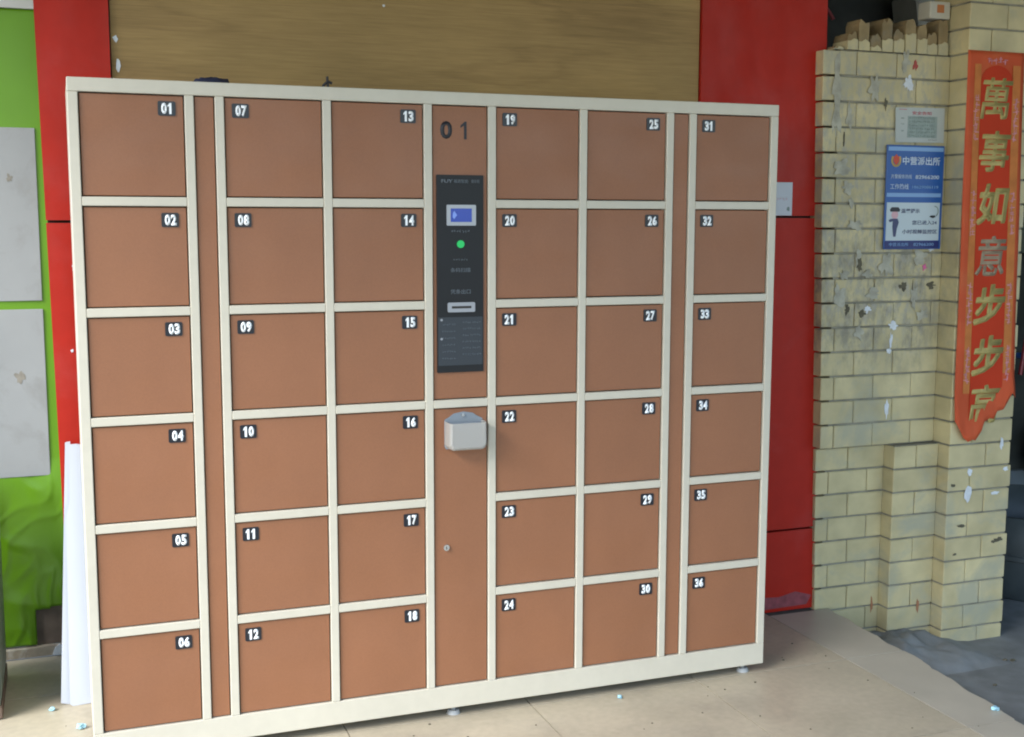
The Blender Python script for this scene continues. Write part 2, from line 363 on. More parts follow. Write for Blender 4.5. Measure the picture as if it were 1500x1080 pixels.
wall = MB().box(-.038, 2.52, .56, .95, 0, 2.749).build('building_wall', M['building']); tag(wall, kind='structure')
slab = MB().zprism([(-1.15, -3.3), (9, -3.3), (9, 3.0), (-1.15, 3.0)], 2.75, 3.0).build('canopy_slab', M['ceiling']); tag(slab, kind='structure')  # out of view; outline set so shade deepens towards the upper right doors
bw = MB().box(2.6, 9, 2.05, 2.3, GZ, 2.749).build('back_wall', M['dark_wall']); tag(bw, kind='structure')
rw = MB().box(5.6, 5.9, -1.0, 2.049, GZ, 2.749).build('unseen_blocker_wall', M['dark_wall']); tag(rw, kind='structure')  # unseen wall added to block light from the right
bs = MB().box(2.4, 2.6, .96, 2.049, GZ, 2.749).build('side_wall', M['dark_wall']); tag(bs, kind='structure')

# red cladding pillars
def red_pillar(xl0, xl1, xr0, xr1, zj, label):
    r = thing('red_pillar', ((xl0 + xr0) / 2, .53, 0), label, 'pillar')
    def X(a0, a1, z): return a0 + (a1 - a0) * z / 2.03
    segs = [(.001, zj[0] - .004), (zj[0] + .004, zj[1] - .004), (zj[1] + .004, 2.74)]
    for z0, z1 in segs:
        MB().prism([(X(xl0, xl1, z0), z0), (X(xr0, xr1, z0), z0), (X(xr0, xr1, z1), z1), (X(xl0, xl1, z1), z1)], .50, .528).build('cladding_panel', M['red'], r)
    MB().prism([(X(xl0, xl1, 0) + .004, .001), (X(xr0, xr1, 0) - .004, .001), (X(xr0, xr1, 2.74) - .004, 2.74), (X(xl0, xl1, 2.74) + .004, 2.74)], .5285, .558).build('backing', M['groove'], r)
    return r
rp1 = red_pillar(-.047, -.073, .125, .125, (.31, 1.4265), 'red clad pillar beside the green sheeted wall, left of the lockers')
rp2 = red_pillar(2.031, 2.031, 2.553, 2.528, (.307, 1.446), 'red clad pillar beside the buff brick wall, right of the lockers')
blob('scuff', M['plaster'], rp1, .005, 1.30, .006, .014, .4995, .001, seed=3)
blob('scuff', M['plaster'], rp1, .035, 1.155, .004, .005, .4995, .001, seed=4)
blob('scuff', M['plaster'], rp1, -.01, 1.055, .004, .004, .4995, .001, seed=5)
MB().prism([(2.30, .012), (2.52, .016), (2.54, .05), (2.47, .07), (2.40, .055), (2.33, .06)], .4990, .4998).build('dirt_smear', mat('violet_dirt', (.22, .05, .06), .8, var=.3, vscale=30), rp2)

# plywood board between the pillars
board = MB().box(.129, 2.027, .512, .530, .002, 2.74).build('plywood_board', M['wood'])
tag(board, 'wide brown plywood board filling the wall above and behind the lockers', 'board')
for i, (x, z, a, b) in enumerate([(.142, 1.945, .007, .009), (.147, 1.87, .006, .02), (.148, 1.80, .006, .006), (.93, 2.085, .004, .004)]):
    blob('paint_fleck', M['plaster'], board, x, z, a, b, .5118, .0012, n=9, seed=20 + i)

# green sheeted wall at the back left
gw = thing('green_wall', (-.6, .95, 0), 'green plastic sheeted wall with two grey panels at the far left', 'wall')
MB().box(-1.2, -.0401, .962, .99, .03, 2.74).build('backing', M['offwhite'], gw)
bm = MB(); nx, nz = 90, 260
grid = []
from mathutils import noise
for j in range(nz + 1):
    row = []
    for i in range(nx + 1):
        x = -.55 + .509 * i / nx; z = .04 + 2.04 * j / nz
        a = max(0, min(1, (.66 - z) / .12)) if z < .66 else 0
        p = Vector((x + .05 * noise.noise(Vector((x * 6, z * 6, 9))), z, 0))
        r1 = 1 - min(1, abs(noise.noise(Vector((p.x * 9 + z * 2, z * 3 - x * 3, 1)))) * 4.5)
        r2 = 1 - min(1, abs(noise.noise(Vector((p.x * 16 - z * 5, z * 5 + x * 4, 5)))) * 5)
        d = a * (.0045 * r1 + .0020 * r2 + .006 * noise.noise(Vector((x * 9, z * 6, 2)))) + .004 * a + .0012 * noise.noise(Vector((x * 6, z * 5, 3)))
        row.append(bm.bm.verts.new((x, .950 - d, z)))
    grid.append(row)
for j in range(nz):
    for i in range(nx):
        x = -.55 + .509 * (i + .5) / nx; z = .04 + 2.04 * (j + .5) / nz
        if x > -.152 and z < .155 + (x + .15) * .16: continue
        bm.bm.faces.new((grid[j][i], grid[j][i + 1], grid[j + 1][i + 1], grid[j + 1][i]))
bmesh.ops.delete(bm.bm, geom=[v for v in bm.bm.verts if not v.link_faces], context='VERTS')
g = bm.build('green_sheet', M['green'], gw, smooth=True); sm = g.modifiers.new('solid', 'SOLIDIFY'); sm.thickness = .001
for i_, (x_, z_, a_, b_) in enumerate([(-.172, 1.56, .008, .012), (-.168, .93, .012, .02)]):
    blob('smudge', mat('dry_glue_smudge', (.21, .19, .155), .7, var=.2, vscale=60), gw, x_, z_, a_, b_, .9438, .0006, n=22, jag=.5, seed=200 + i_)
MB().box(-.155, -.045, .954, .9615, .036, .20).build('bare_patch', M['brownpatch'], gw)
MB().box(-.55, -.091, .944, .948, 1.174, 1.717, bev=.001).build('grey_panel', M['panel'], gw)
MB().box(-.55, -.090, .944, .948, .605, 1.147, bev=.001).build('grey_panel', M['panel'], gw)
MB().box(-.55, -.045, .940, .961, 2.081, 2.6, bev=.001).build('white_header', M['offwhite'], gw)
MB().prism([(-.55, .004), (-.045, .004), (-.045, .036), (-.09, .033), (-.13, .036), (-.2, .033), (-.55, .034)], .925, .9535).build('skirting', M['skirting'], gw)
MB().prism([(-.108, .008), (-.07, .006), (-.062, .03), (-.085, .041), (-.1, .03)], .918, .9245).build('plaster_lump', M['plaster'], gw)

# grey-green door leaf at far left, built as a low box to admit light
dl = thing('low_door_leaf', (-.45, .66, 0), 'grey green metal door leaf made low to let light into the passage, far left edge', 'cabinet')
MB().box(-.50, -.2445, .42, .80, .045, .63, bev=.004).build('leaf_body', M['metal_door'], dl)
MB().box(-.495, -.2405, .43, .79, .004, .0445, bev=.002).build('kick_rail', M['kick'], dl)
MB().box(-.2442, -.2415, .44, .66, .06, .615, bev=.001).build('cabinet_door', M['metal_door'], dl)
MB().box(-.2442, -.2415, .668, .79, .06, .615, bev=.001).build('cabinet_door', M['metal_door'], dl)

# ---------------------------------------------------------------- brick wall and brick pillar
PZ, Z0 = .0888, -.193                           # course height and a bed joint
J = .0036
def course_z(k): return Z0 + PZ * k
def brickrow(root, x0, x1, yf, yb, k, L, off, m, name='brick', jit=.0016, zt=None):
    z0 = course_z(k) + J; z1 = (zt if zt else course_z(k + 1)) - J
    x = x0 - ((off) % L); out = []
    cuts = [x0] + [q for q in [x + L * i for i in range(1, 60)] if x0 + .032 < q < x1 - .032] + [x1]
    for a, b in zip(cuts, cuts[1:]):
        if True:
            ga = J * .5 if a > x0 + 1e-4 else 0; gb = J * .5 if b < x1 - 1e-4 else 0
            d = rnd.uniform(-jit, jit)
            out.append(MB().box(a + ga, b - gb, yf + d, yb, z0, z1, bev=.0022).build(name, m, root))
    return out
bwall = thing('brick_wall', (2.78, .55, GZ), 'chipped buff glazed brick wall with a broken ragged top, behind the signs', 'wall')
UY, AY, BY, CY = .455, .485, .425, .365
XL_A, XL_U = 2.535, 2.485
def xleft(z): return 2.545 - .031 * z
LB = .170
KS = 9                                          # first course of the upper face
KT = 24                                         # last full course of the wall
for k in range(0, KT + 1):
    off = .03 + (LB / 2 if k % 2 else 0)
    xl = xleft(course_z(k))
    if k < KS:
        brickrow(bwall, xl, 2.8295, AY, .56, k, LB, off, M['brick'])
        brickrow(bwall, 2.830, 3.029, BY, .56, k, LB, off + .04, M['brick'])
    else:
        brickrow(bwall, xl, 3.029, UY, .56, k, LB, off, M['brick'])
MB().box(2.575, 3.029, .4905, .555, GZ, course_z(KS)).box(2.835, 3.029, .4305, .49, GZ, course_z(KS) - .001).box(2.56, 3.029, .4605, .555, course_z(KS) + .001, course_z(KT + 1)).build('mortar', M['mortar'], bwall)
# broken hollow bricks along the ragged top
zt = course_z(KT + 1)
x = xleft(zt)
tops = [1.995, 2.05, 2.085, 2.12, 2.085, 2.125, 2.095, 2.13, 2.12, 2.10, 2.13]
tops = [zt + max(.0, t - 2.03) * 1.25 + .004 for t in tops]
kx = (3.026 - x) / len(tops)
for i, t in enumerate(tops):
    a = x + kx * i; h = t
    if h - zt < .02: continue
    ww = kx - rnd.uniform(.003, .009)
    yf = UY + rnd.uniform(-.004, .004) + .004 * (i % 2)
    zm = zt + (h - zt) * rnd.uniform(.30, .62)
    MB().prism([(a, zt + .002), (a + ww, zt + .002), (a + ww, zm - rnd.uniform(0, .012)), (a + ww * .6, zm), (a + ww * .3, zm - .008), (a, zm - rnd.uniform(0, .01))], yf - .001, .54).build('broken_brick', M['brick'], bwall)
    q = [h - rnd.uniform(0, .022) for _ in range(5)]
    MB().prism([(a + .002, zt + .004), (a + ww - .002, zt + .004), (a + ww - .001, q[0] - .014), (a + ww * .82, q[1]), (a + ww * .62, q[2]), (a + ww * .42, q[3]), (a + ww * .16, q[4]), (a + .001, q[4] - .016)], yf + .003, .538).build('broken_brick', M['raw_brick'], bwall)
    MB().prism([(a + ww + .0005, zt + .002), (a + kx - .0005, zt + .002), (a + kx - .0005, zm - .01), (a + ww + .0005, zm - .004)], yf + .02, .53).build('mortar', M['mortar'], bwall)
# smears, chips, paper remains on the wall
sm_ = [('plaster_smear', 'smear', 2.543, 1.93, .018, .09), ('plaster_smear', 'smear', 2.545, 1.80, .020, .11), ('plaster_smear', 'smear', 2.60, 1.80, .014, .05),
       ('plaster_smear', 'smear', 2.832, 2.0, .022, .035), ('plaster_smear', 'plaster', 2.845, 1.925, .020, .03), ('chip', 'soot', 2.752, 1.848, .007, .02),
       ('chip', 'soot', 2.60, 1.80, .005, .03), ('chip', 'soot', 2.58, 1.72, .004, .03), ('paper_scrap', 'redpaper', 2.872, 1.985, .012, .02),
       ('chip', 'soot', 2.86, 1.198, .020, .016), ('chip', 'soot', 2.982, 1.198, .026, .014), ('chip', 'soot', 2.62, 1.115, .012, .018), ('chip', 'soot', 2.685, 1.10, .018, .016),
       ('plaster_smear', 'smear', 2.66, 1.30, .014, .03), ('plaster_smear', 'smear', 2.60, 1.24, .02, .02), ('plaster_smear', 'smear', 2.62, 1.50, .012, .02),
       ('plaster_smear', 'plaster', 2.710, 1.115, .016, .014), ('plaster_smear', 'smear', 2.93, 1.30, .03, .03),
       ('plaster_smear', 'plaster', 2.822, 1.052, .022, .015), ('plaster_smear', 'plaster', 2.815, .998, .007, .034), ('plaster_smear', 'plaster', 2.808, .958, .009, .012),
       ('plaster_smear', 'plaster', 2.810, .745, .008, .034), ('paper_scrap', 'pink', 2.952, 1.265, .009, .013), ('paper_scrap', 'plaster', 2.978, 1.33, .012, .008),
       ('chip', 'soot', 2.665, 1.275, .012, .02)]
for i, (nm, mk, cx, cz, rx, rz) in enumerate(sm_):
    blob(nm, M[mk], bwall, cx, cz, rx * .85, rz * .85, UY - .0012 - .0003 * (i % 5), .0012, n=26, jag=.5, seed=50 + i)
for i, (cx, cz) in enumerate([(2.70, 1.24), (2.78, 1.27), (2.73, 1.17), (2.58, 1.17), (2.91, 1.16), (2.64, 1.42), (2.57, 1.62), (2.70, 1.90), (2.95, 1.09), (2.67, 1.03), (2.60, 1.55)]):
    blob('plaster_smear', M['smear'], bwall, cx, cz, .012 + .02 * rnd.random(), .012 + .03 * rnd.random(), UY - .003, .0010, n=24, jag=.55, seed=90 + i)
for i, (x_, z_, r1, r2) in enumerate([(2.965, -.02, .006, .03), (2.80, -.01, .006, .03)]):
    blob('rust_stain', mat('rust_stain', (.35, .16, .08), .8), bwall, x_, z_, r1, r2, (BY if x_ > 2.83 else AY) - .002, .0012, n=9, seed=120 + i)

bpil = thing('brick_pillar', (3.17, .45, GZ), 'buff glazed brick pillar standing proud of the wall and carrying the red couplet scroll', 'pillar')
for k in range(0, 33):
    off = .0 if k % 2 else -.070 - .0
    brickrow(bpil, 3.03, 3.318 + .004 * math.sin(k * 2.1), CY, .56, k, LB, (LB - .10) if k % 2 else .0, M['brick'])
MB().box(3.0355, 3.312, .3705, .555, GZ, 2.745).build('mortar', M['mortar'], bpil)
for i, (nm, mk, cx, cz, rx, rz) in enumerate([('plaster_smear', 'plaster', 3.122, .42, .014, .03), ('plaster_smear', 'plaster', 3.128, .50, .01, .014), ('chip', 'soot', 3.278, .228, .022, .009),
        ('chip', 'soot', 3.255, .222, .012, .006), ('chip', 'soot', 3.052, .455, .01, .007), ('chip', 'soot', 3.10, .295, .018, .006), ('plaster_smear', 'plaster', 3.293, .50, .012, .007),
        ('plaster_smear', 'plaster', 3.27, .60, .008, .02), ('chip', 'soot', 3.075, .188, .008, .005), ('plaster_smear', 'plaster', 3.25, .412, .02, .006)]):
    blob(nm, M[mk], bpil, cx, cz, rx, rz, CY - .0018 - .0003 * (i % 4), .0014, n=12, jag=.4, seed=150 + i)

# cement heap along the wall foot
hb = MB(); NX, NY = 44, 22; hg = []
for j in range(NY + 1):
    row = []
    for i in range(NX + 1):
        x = 2.56 + .62 * i / NX; y = .10 + .385 * j / NY
        e = min(1, i / 6, (NX - i) / 14, j / 9)
        h = max(0, e) * (.055 + .03 * noise.noise(Vector((x * 7, y * 7, 0))) + .018 * noise.noise(Vector((x * 22, y * 22, 2)))) * (1 - .5 * max(0, x - 2.9) / .28)
        row.append(hb.bm.verts.new((x, y, GZ - .004 + max(0, h))))
    hg.append(row)
for j in range(NY):
    for i in range(NX): hb.bm.faces.new((hg[j][i], hg[j][i + 1], hg[j + 1][i + 1], hg[j + 1][i]))
heap = hb.build('cement_heap', M['cement'], smooth=True, fixn=True); tag(heap, 'low grey heap of spilled cement along the foot of the brick wall', 'cement heap')
for i in range(18):
    x, y = rnd.uniform(2.62, 3.45), rnd.uniform(-.35, .33); s = rnd.uniform(.004, .010)
    o = MB(); o.box(x - s, x + s, y - s * .7, y + s * .7, GZ - .001, GZ + s * .8, bev=s * .3, rot=rnd.uniform(-.2, .2))
    if i == 0: rub = []
    rub.append(o)
rbm = bmesh.new()
for o in rub:
    me = bpy.data.meshes.new('tmp'); o.bm.to_mesh(me); o.bm.free(); rbm.from_mesh(me); bpy.data.meshes.remove(me)
q = MB(); q.bm.free(); q.bm = rbm
tag(q.build('rubble', M['soot']), 'dark grit and rubble scattered on the cement ground', 'rubble', kind='stuff')

# ---------------------------------------------------------------- couplet scroll on the pillar
SY = CY - .006
def sx(z, side):                                # left / right edge of the scroll at height z
    return (3.036 - (z - .70) * .0115) if side < 0 else (3.305 - (z - .83) * .0250 if z > .83 else 3.305)
scr = thing('couplet_scroll', (3.16, SY, .62), 'long red and orange paper scroll with gold characters and torn bottom on the brick pillar', 'scroll')
sb = MB(); rows = 70; cols = 14; gr = []
tear = [.70, .66, .635, .62, .628, .622, .66, .69, .705, .70, .728, .735, .75, .795, .775]
for j in range(rows + 1):
    row = []
    for i in range(cols + 1):
        f = i / cols; zb = tear[i]; z = zb + (2.037 - zb) * j / rows
        x = sx(z, -1) + (sx(z, 1) - sx(z, -1)) * f
        curl = .018 * max(0, 1 - j / 5) * (0.4 + .6 * math.sin(i * 1.3) ** 2)
        y = SY - .0025 + .0012 * math.sin(z * 9 + f * 4) - curl + .001 * math.sin(f * 9 + z * 3)
        row.append(sb.bm.verts.new((x, y, z)))
    gr.append(row)
for j in range(rows):
    for i in range(cols): sb.bm.faces.new((gr[j][i], gr[j][i + 1], gr[j + 1][i + 1], gr[j + 1][i]))
pp = sb.build('paper', M['scroll'], scr, smooth=True)
md = pp.modifiers.new('solid', 'SOLIDIFY'); md.thickness = .0008; md.offset = -1
def strip(name, m, f0, f1, z0, z1, y, n=20):
    s = MB(); L_, R_ = [], []
    for j in range(n + 1):
        z = z0 + (z1 - z0) * j / n; a = sx(z, -1); b = sx(z, 1)
        L_.append((a + (b - a) * f0, z)); R_.append((a + (b - a) * f1, z))
    s.prism(L_[:1] + R_ + L_[:0:-1], y - .0006, y); return s.build(name, m, scr)
strip('printed_band', M['scroll_band'], .125, .235, .80, 1.99, SY - .0050)
strip('printed_band', M['scroll_band'], .795, .93, .87, 1.99, SY - .0050)
# centre field with an arched head
cen = []; n = 20
for j in range(n + 1):
    z = .80 + (1.93 - .80) * j / n; cen.append((sx(z, -1) + (sx(z, 1) - sx(z, -1)) * .79, z))
zc = 1.93
xa, xb = sx(zc, -1) + (sx(zc, 1) - sx(zc, -1)) * .24, sx(zc, -1) + (sx(zc, 1) - sx(zc, -1)) * .79
for k in range(1, 12):
    a = math.pi * k / 12; cen.append(((xa + xb) / 2 + (xb - xa) / 2 * math.cos(a), zc + .058 * math.sin(a)))
for j in range(n, -1, -1):
    z = .70 + (1.93 - .70) * j / n; cen.append((sx(z, -1) + (sx(z, 1) - sx(z, -1)) * .24, z))
MB().prism(cen, SY - .0062, SY - .0052).build('centre_field', M['scroll_mid'], scr)
chars = [('萬', 1.871, 'gold'), ('事', 1.683, 'gold'), ('如', 1.493, 'gold'), ('意', 1.306, 'worn_gold'), ('步', 1.127, 'gold'), ('步', .938, 'gold'), ('高', .757, 'gold')]
for ch, z, mk in chars:
    bl = .008 if ch in '萬意' else .022
    xc = sx(z, -1) + (sx(z, 1) - sx(z, -1)) * (.515 if z > .8 else .50)
    kk = .38 if ch in '萬意高事' else .7
    src = text_mesh(ch, .142, M[mk], bold=bl * .4, shear=.12, fit=.138, extrude=.0001)
    cb_ = bmesh.new()
    for q, (dx, dz) in enumerate([(0, 0), (.0055, .003), (-.0055, -.003), (.003, -.0055), (-.003, .0055), (.007, .007), (-.006, -.006)]):
        n0 = len(cb_.verts); cb_.from_mesh(src); cb_.verts.ensure_lookup_table()
        for v in list(cb_.verts)[n0:]: v.co += Vector((dx * kk, -.00004 * q, dz * kk))
    me = bpy.data.meshes.new('character'); cb_.to_mesh(me); cb_.free(); me.materials.append(M[mk])
    link('character', me, (xc + .001, SY - .0064, z), scr)
def glyphrow(name, m, parent, xc, zc, h, w_, y, n, vertical=False, seed=1, dens=.6):
    """unreadable small print: a cluster of short strokes"""
    r = random.Random(seed); s = MB()
    for k in range(n):
        for q in range(4):
            if vertical:
                cx, cz = xc, zc + (k - (n - 1) / 2) * (w_ / n); u = w_ / n
            else:
                cx, cz = xc + (k - (n - 1) / 2) * (w_ / n), zc; u = w_ / n
            ax = cx + r.uniform(-.28, .28) * (h if vertical else u); az = cz + r.uniform(-.3, .3) * (u if vertical else h)
            if q < 2: s.box(ax - u * dens * .4, ax + u * dens * .4, y - .0005 - .0002 * q, y, az - h * .06, az + h * .06)
            else: s.box(ax - h * .05, ax + h * .05, y - .0005 - .0002 * q, y, az - h * dens * .45, az + h * dens * .45)
    return s.build(name, m, parent)
for side, f in ((-1, .175), (1, .862)):
    for z in (1.86, 1.66 - .165, 1.12, .90) if side < 0 else (1.86, 1.495, 1.12, .90):
        if z in (1.66,): continue
    for z, ln in ((1.80, .16), (1.50, .0), (1.46, .16), (1.13, .15), (.905, .13)):
        if not ln: continue
        xc = sx(z, -1) + (sx(z, 1) - sx(z, -1)) * f
        glyphrow('faded_mark', M['mark'], scr, xc, z, .024, ln, SY - .0057, 7, vertical=True, seed=int(z * 100) + side, dens=.9)
glyphrow('faded_mark', M['mark'], scr, 3.155, 2.005, .022, .09, SY - .0045, 4, seed=9, dens=.9)

# ---------------------------------------------------------------- notices on the brick wall
def plate_sign(name, label, cat, x0, x1, z0, z1, y, th, frame_m, tilt=0):
    r = thing(name, ((x0 + x1) / 2, y, z0), label, cat); return r
NY_ = UY - .004
bn = thing('police_notice', (2.886, NY_, 1.335), 'blue topped sign board with emblem and cartoon officer, on the brick wall', 'sign')
x0, x1 = 2.758, 3.010
MB().box(x0, x1, NY_ - .010, NY_ - .002, 1.331, 1.704, bev=.002).build('backing_board', M['blue'], bn)
yf = NY_ - .0105
MB().box(x0 + .004, x1 - .006, yf - .0006, yf, 1.683, 1.697).build('stripe', M['pale_blue'], bn)
MB().box(x0 + .004, x1 - .010, yf - .0006, yf, 1.519, 1.533).build('stripe', M['pale_blue'], bn)
MB().box(x0 + .006, x1 - .012, yf - .0006, yf, 1.362, 1.499).build('white_field', M['sign_white'], bn)
MB().box(x0 + .003, x1 - .010, yf - .0006, yf, 1.334, 1.3605).build('navy_strip', M['navy'], bn)
ex, ez = 2.797, 1.650
em = MB()
for k in range(16):
    a0 = -math.pi * 1.15 + k * math.pi * 1.3 / 15; em.box(ex + .018 * math.cos(a0) - .0035, ex + .018 * math.cos(a0) + .0035, yf - .0008, yf, ez + .021 * math.sin(a0) - .0035, ez + .021 * math.sin(a0) + .0035)
em.build('emblem_wreath', M['emblem_gold'], bn)
MB().prism([(ex, ez - .018), (ex + .011, ez - .006), (ex + .013, ez + .012), (ex + .006, ez + .014), (ex, ez + .021), (ex - .006, ez + .014), (ex - .013, ez + .012), (ex - .011, ez - .006)], yf - .0012, yf).build('emblem_shield', M['emblem_red'], bn)
text('lettering', '中营派出所', .030, (2.908, yf, 1.648), M['sign_ink'], bn, bold=.022, fit=.165)
text('lettering', '片警服务热线', .015, (2.823, yf, 1.592), M['sign_ink'], bn, bold=.005, fit=.090)
text('lettering', '82966200', .014, (2.937, yf, 1.591), M['sign_ink'], bn, bold=.02, fit=.105)
text('lettering', '工作热线', .020, (2.816, yf, 1.556), M['sign_ink'], bn, bold=.010, fit=.080)
text('lettering', '18629086119', .011, (2.930, yf, 1.555), M['pale_blue'], bn, bold=.01, fit=.115)
yw = yf - .0007
text('lettering', '温馨提示', .016, (2.868, yw, 1.469), M['ink_blue'], bn, bold=.016, fit=.082)
text('lettering', '您已进入24', .016, (2.932, yw, 1.427), M['ink_blue'], bn, bold=.012, fit=.110)
text('lettering', '小时视频监控区', .016, (2.912, yw, 1.394), M['ink_blue'], bn, bold=.014, fit=.155)
text('lettering', '中营派出所', .013, (2.822, yw, 1.348), M['pale_blue'], bn, bold=.005, fit=.085)
text('lettering', '82966200', .011, (2.932, yw, 1.348), M['pale_blue'], bn, bold=.005, fit=.090)
cx = 2.800
MB().prism([(cx - .020, 1.466), (cx + .020, 1.466), (cx + .022, 1.474), (cx + .014, 1.482), (cx - .014, 1.482), (cx - .022, 1.474)], yw - .001, yw).build('officer_cap', M['black'], bn)
MB().cyl((cx, yw - .0004, 1.4545), .0145, .0008, seg=20).build('officer_face', M['skin'], bn)
MB().prism([(cx - .026, 1.436), (cx - .022, 1.428), (cx - .008, 1.432), (cx - .009, 1.412), (cx - .004, 1.376), (cx + .006, 1.376), (cx + .010, 1.405), (cx + .018, 1.428), (cx + .012, 1.441), (cx - .006, 1.441), (cx - .018, 1.440)], yw - .0016, yw - .0009).build('officer_body', M['ink_blue'], bn)
MB().tube([(2.975 + .016 * math.cos(a), yw - .001, 1.468 + .018 * math.sin(a)) for a in [(-1.2 + .35 * k) for k in range(9)]], .0016, 6).build('camera_arm', M['notice_print'], bn)
MB().prism([(2.953, 1.448), (2.968, 1.443), (2.980, 1.447), (2.976, 1.453), (2.960, 1.453)], yw - .0016, yw).build('camera_head', M['black'], bn)

pn = thing('paper_notice', (2.90, NY_, 1.713), 'small pale paper notice with red heading, directly above the blue sign board', 'notice')
MB().prism([(2.796, 1.7135), (3.008, 1.7155), (3.006, 1.840), (2.792, 1.836)], NY_ - .004, NY_).build('paper', M['notice'], pn)
yn = NY_ - .0042
text('heading', '安全告知', .013, (2.906, yn, 1.819), M['notice_red'], pn, bold=.015, fit=.085)
MB().box(2.806, 2.84, yn - .0005, yn, 1.829, 1.831).build('red_line', M['notice_red'], pn)
MB().box(2.845, 2.975, yn - .0004, yn, 1.731, 1.808).build('print_block', mat('pale_grey_green_print', (.27, .33, .31), .6, var=.15, vscale=60), pn)
for k in range(6): glyphrow('small_print', M['notice_print'], pn, 2.908, 1.801 - .0125 * k, .008, .115, yn - .0005, 12, seed=30 + k)
for k in range(3): glyphrow('small_print', M['notice_print'], pn, 2.823, 1.799 - .020 * k - .004 * (k == 2), .006, .014, yn, 2, seed=40 + k)
glyphrow('small_print', M['black'], pn, 2.957, 1.7245, .004, .04, yn, 6, seed=50)

# paper tag on the right red pillar
tg = thing('wall_tag', (2.35, .499, 1.449), 'small white paper tag on the red pillar, peeping out right of the lockers', 'paper tag')
MB().box(2.300, 2.403, .4955, .4992, 1.451, 1.567, bev=.0008).build('card', M['paper'], tg)
glyphrow('faded_print', mat('faint_pink_print', (.62, .48, .52), .6), tg, 2.362, 1.508, .012, .05, .4953, 4, seed=77)
blob('stamp', M['notice_print'], tg, 2.388, 1.474, .006, .007, .4953, .0006, seed=78)

# ---------------------------------------------------------------- the locker cabinet
a_, b_, w_, s_, c_ = .0248, .0228, .2538, .0522, .1620
t_, h_, bb_, pl_ = .0343, .2557, .0229, .0671
seq = [a_, w_, b_, s_, b_, w_, b_, w_, b_, c_, b_, w_, b_, w_, b_, s_, b_, w_, a_]
X = [0.0]
for v in seq: X.append(X[-1] + v)
W = X[-1]
Zt = [1.78, 1.78 - t_]
for k in range(6):
    Zt.append(Zt[-1] - h_)
    if k < 5: Zt.append(Zt[-1] - bb_)
Zt.append(.03)
lk = thing('locker_cabinet', (W / 2, .21, 0), 'wide cream steel cabinet of thirty six brown numbered lockers with a dark central control panel', 'locker cabinet')
DEP = .42
fr = MB()
bars = [(X[0], X[1]), (X[2], X[3]), (X[4], X[5]), (X[6], X[7]), (X[8], X[9]), (X[10], X[11]), (X[12], X[13]), (X[14], X[15]), (X[16], X[17]), (X[18], X[19])]
BV = .0016
fr.box(0, W, 0, .030, Zt[1], 1.78, bev=BV)                     # head rail
fr.box(0, W, 0, .030, .03, Zt[12], bev=BV)                      # plinth
for (u, v) in bars: fr.box(u, v, .0002, .030, Zt[12] + .0002, Zt[1] - .0002, bev=BV)
cols = [(X[1], X[2]), (X[5], X[6]), (X[7], X[8]), (X[11], X[12]), (X[13], X[14]), (X[17], X[18])]
for (u, v) in cols:
    for k in range(5): fr.box(u + .0002, v - .0002, .0006, .030, Zt[3 + 2 * k], Zt[2 + 2 * k], bev=BV)
fr.box(X[9] + .0002, X[10] - .0002, .0006, .030, Zt[7], Zt[6], bev=BV)
frame = fr.build('front_frame', M['cream'], lk)
bd = MB()
bd.box(.0005, .013, .0305, DEP, .0305, 1.7795, bev=.001); bd.box(W - .013, W - .0005, .0305, DEP, .0305, 1.7795, bev=.001)
bd.box(.0135, W - .0135, .0305, DEP, 1.767, 1.7795); bd.box(.0135, W - .0135, .0305, DEP, .0305, .042); bd.box(.0135, W - .0135, DEP - .012, DEP, .0425, 1.7665)
bd.build('carcass', M['cream'], lk)
MB().box(.014, W - .014, .034, .040, .043, 1.766).build('inner_backing', M['dark'], lk)
# doors
G = .0028
def door_mesh(w, h, y0=.0058):
    return MB().box(-w / 2 + G, w / 2 - G, -.009, .009, -h / 2 + G, h / 2 - G, bev=.0014)
d0 = None
plate0 = None
def rrect(cx, cz, hw, hh, r, n=4):
    pts = []
    for qx, qz, a0 in ((1, -1, -math.pi / 2), (1, 1, 0), (-1, 1, math.pi / 2), (-1, -1, math.pi)):
        for k in range(n + 1):
            a = a0 + math.pi / 2 * k / n
            pts.append((cx + qx * (hw - r) + r * math.cos(a), cz + qz * (hh - r) + r * math.sin(a)))
    return pts
num = 0
for ci, (u, v) in enumerate(cols):
    for k in range(6):
        num += 1
        zc = (Zt[1 + 2 * k] + Zt[2 + 2 * k]) / 2; xc = (u + v) / 2; c = (xc, .0155, zc)
        if d0 is None:
            dd = door_mesh(w_, h_).build('door', M['door'], lk)
            dd.location = Vector(c) - WL[lk.name]; WL[dd.name] = Vector(c); d0 = dd
        else: dd = copyto(d0, c, lk)
        right = ci in (0, 2, 4)
        pc = ((v - .0435) if right else (u + .0415), .0055, Zt[1 + 2 * k] - .0345)
        if plate0 is None:
            plate0 = MB().prism(rrect(0, 0, .0215, .0180, .004), -.0012, .0012).build('number_plate', M['plate'], dd)
            plate0.location = Vector(pc) - WL[dd.name]; pl = plate0
        else: pl = copyto(plate0, pc, dd)
        pr = rnd.uniform(-.001, .001)
        number('%02d' % num, .0275, .0138, .0010, (pc[0] + .0012 + pr, .0042, pc[2]), M['white'], dd, .05)
for (u, v) in ((X[3], X[4]), (X[15], X[16])):
    MB().box(u + .0025, v - .0025, .0062, .0245, Zt[12] + .0025, Zt[1] - .0025, bev=.0014).build('filler_panel', M['door'], lk)
cpu = MB().box(X[9] + .0028, X[10] - .0028, .0062, .0245, Zt[6] + .0028, Zt[1] - .0028, bev=.0014).build('centre_door', M['door'], lk)
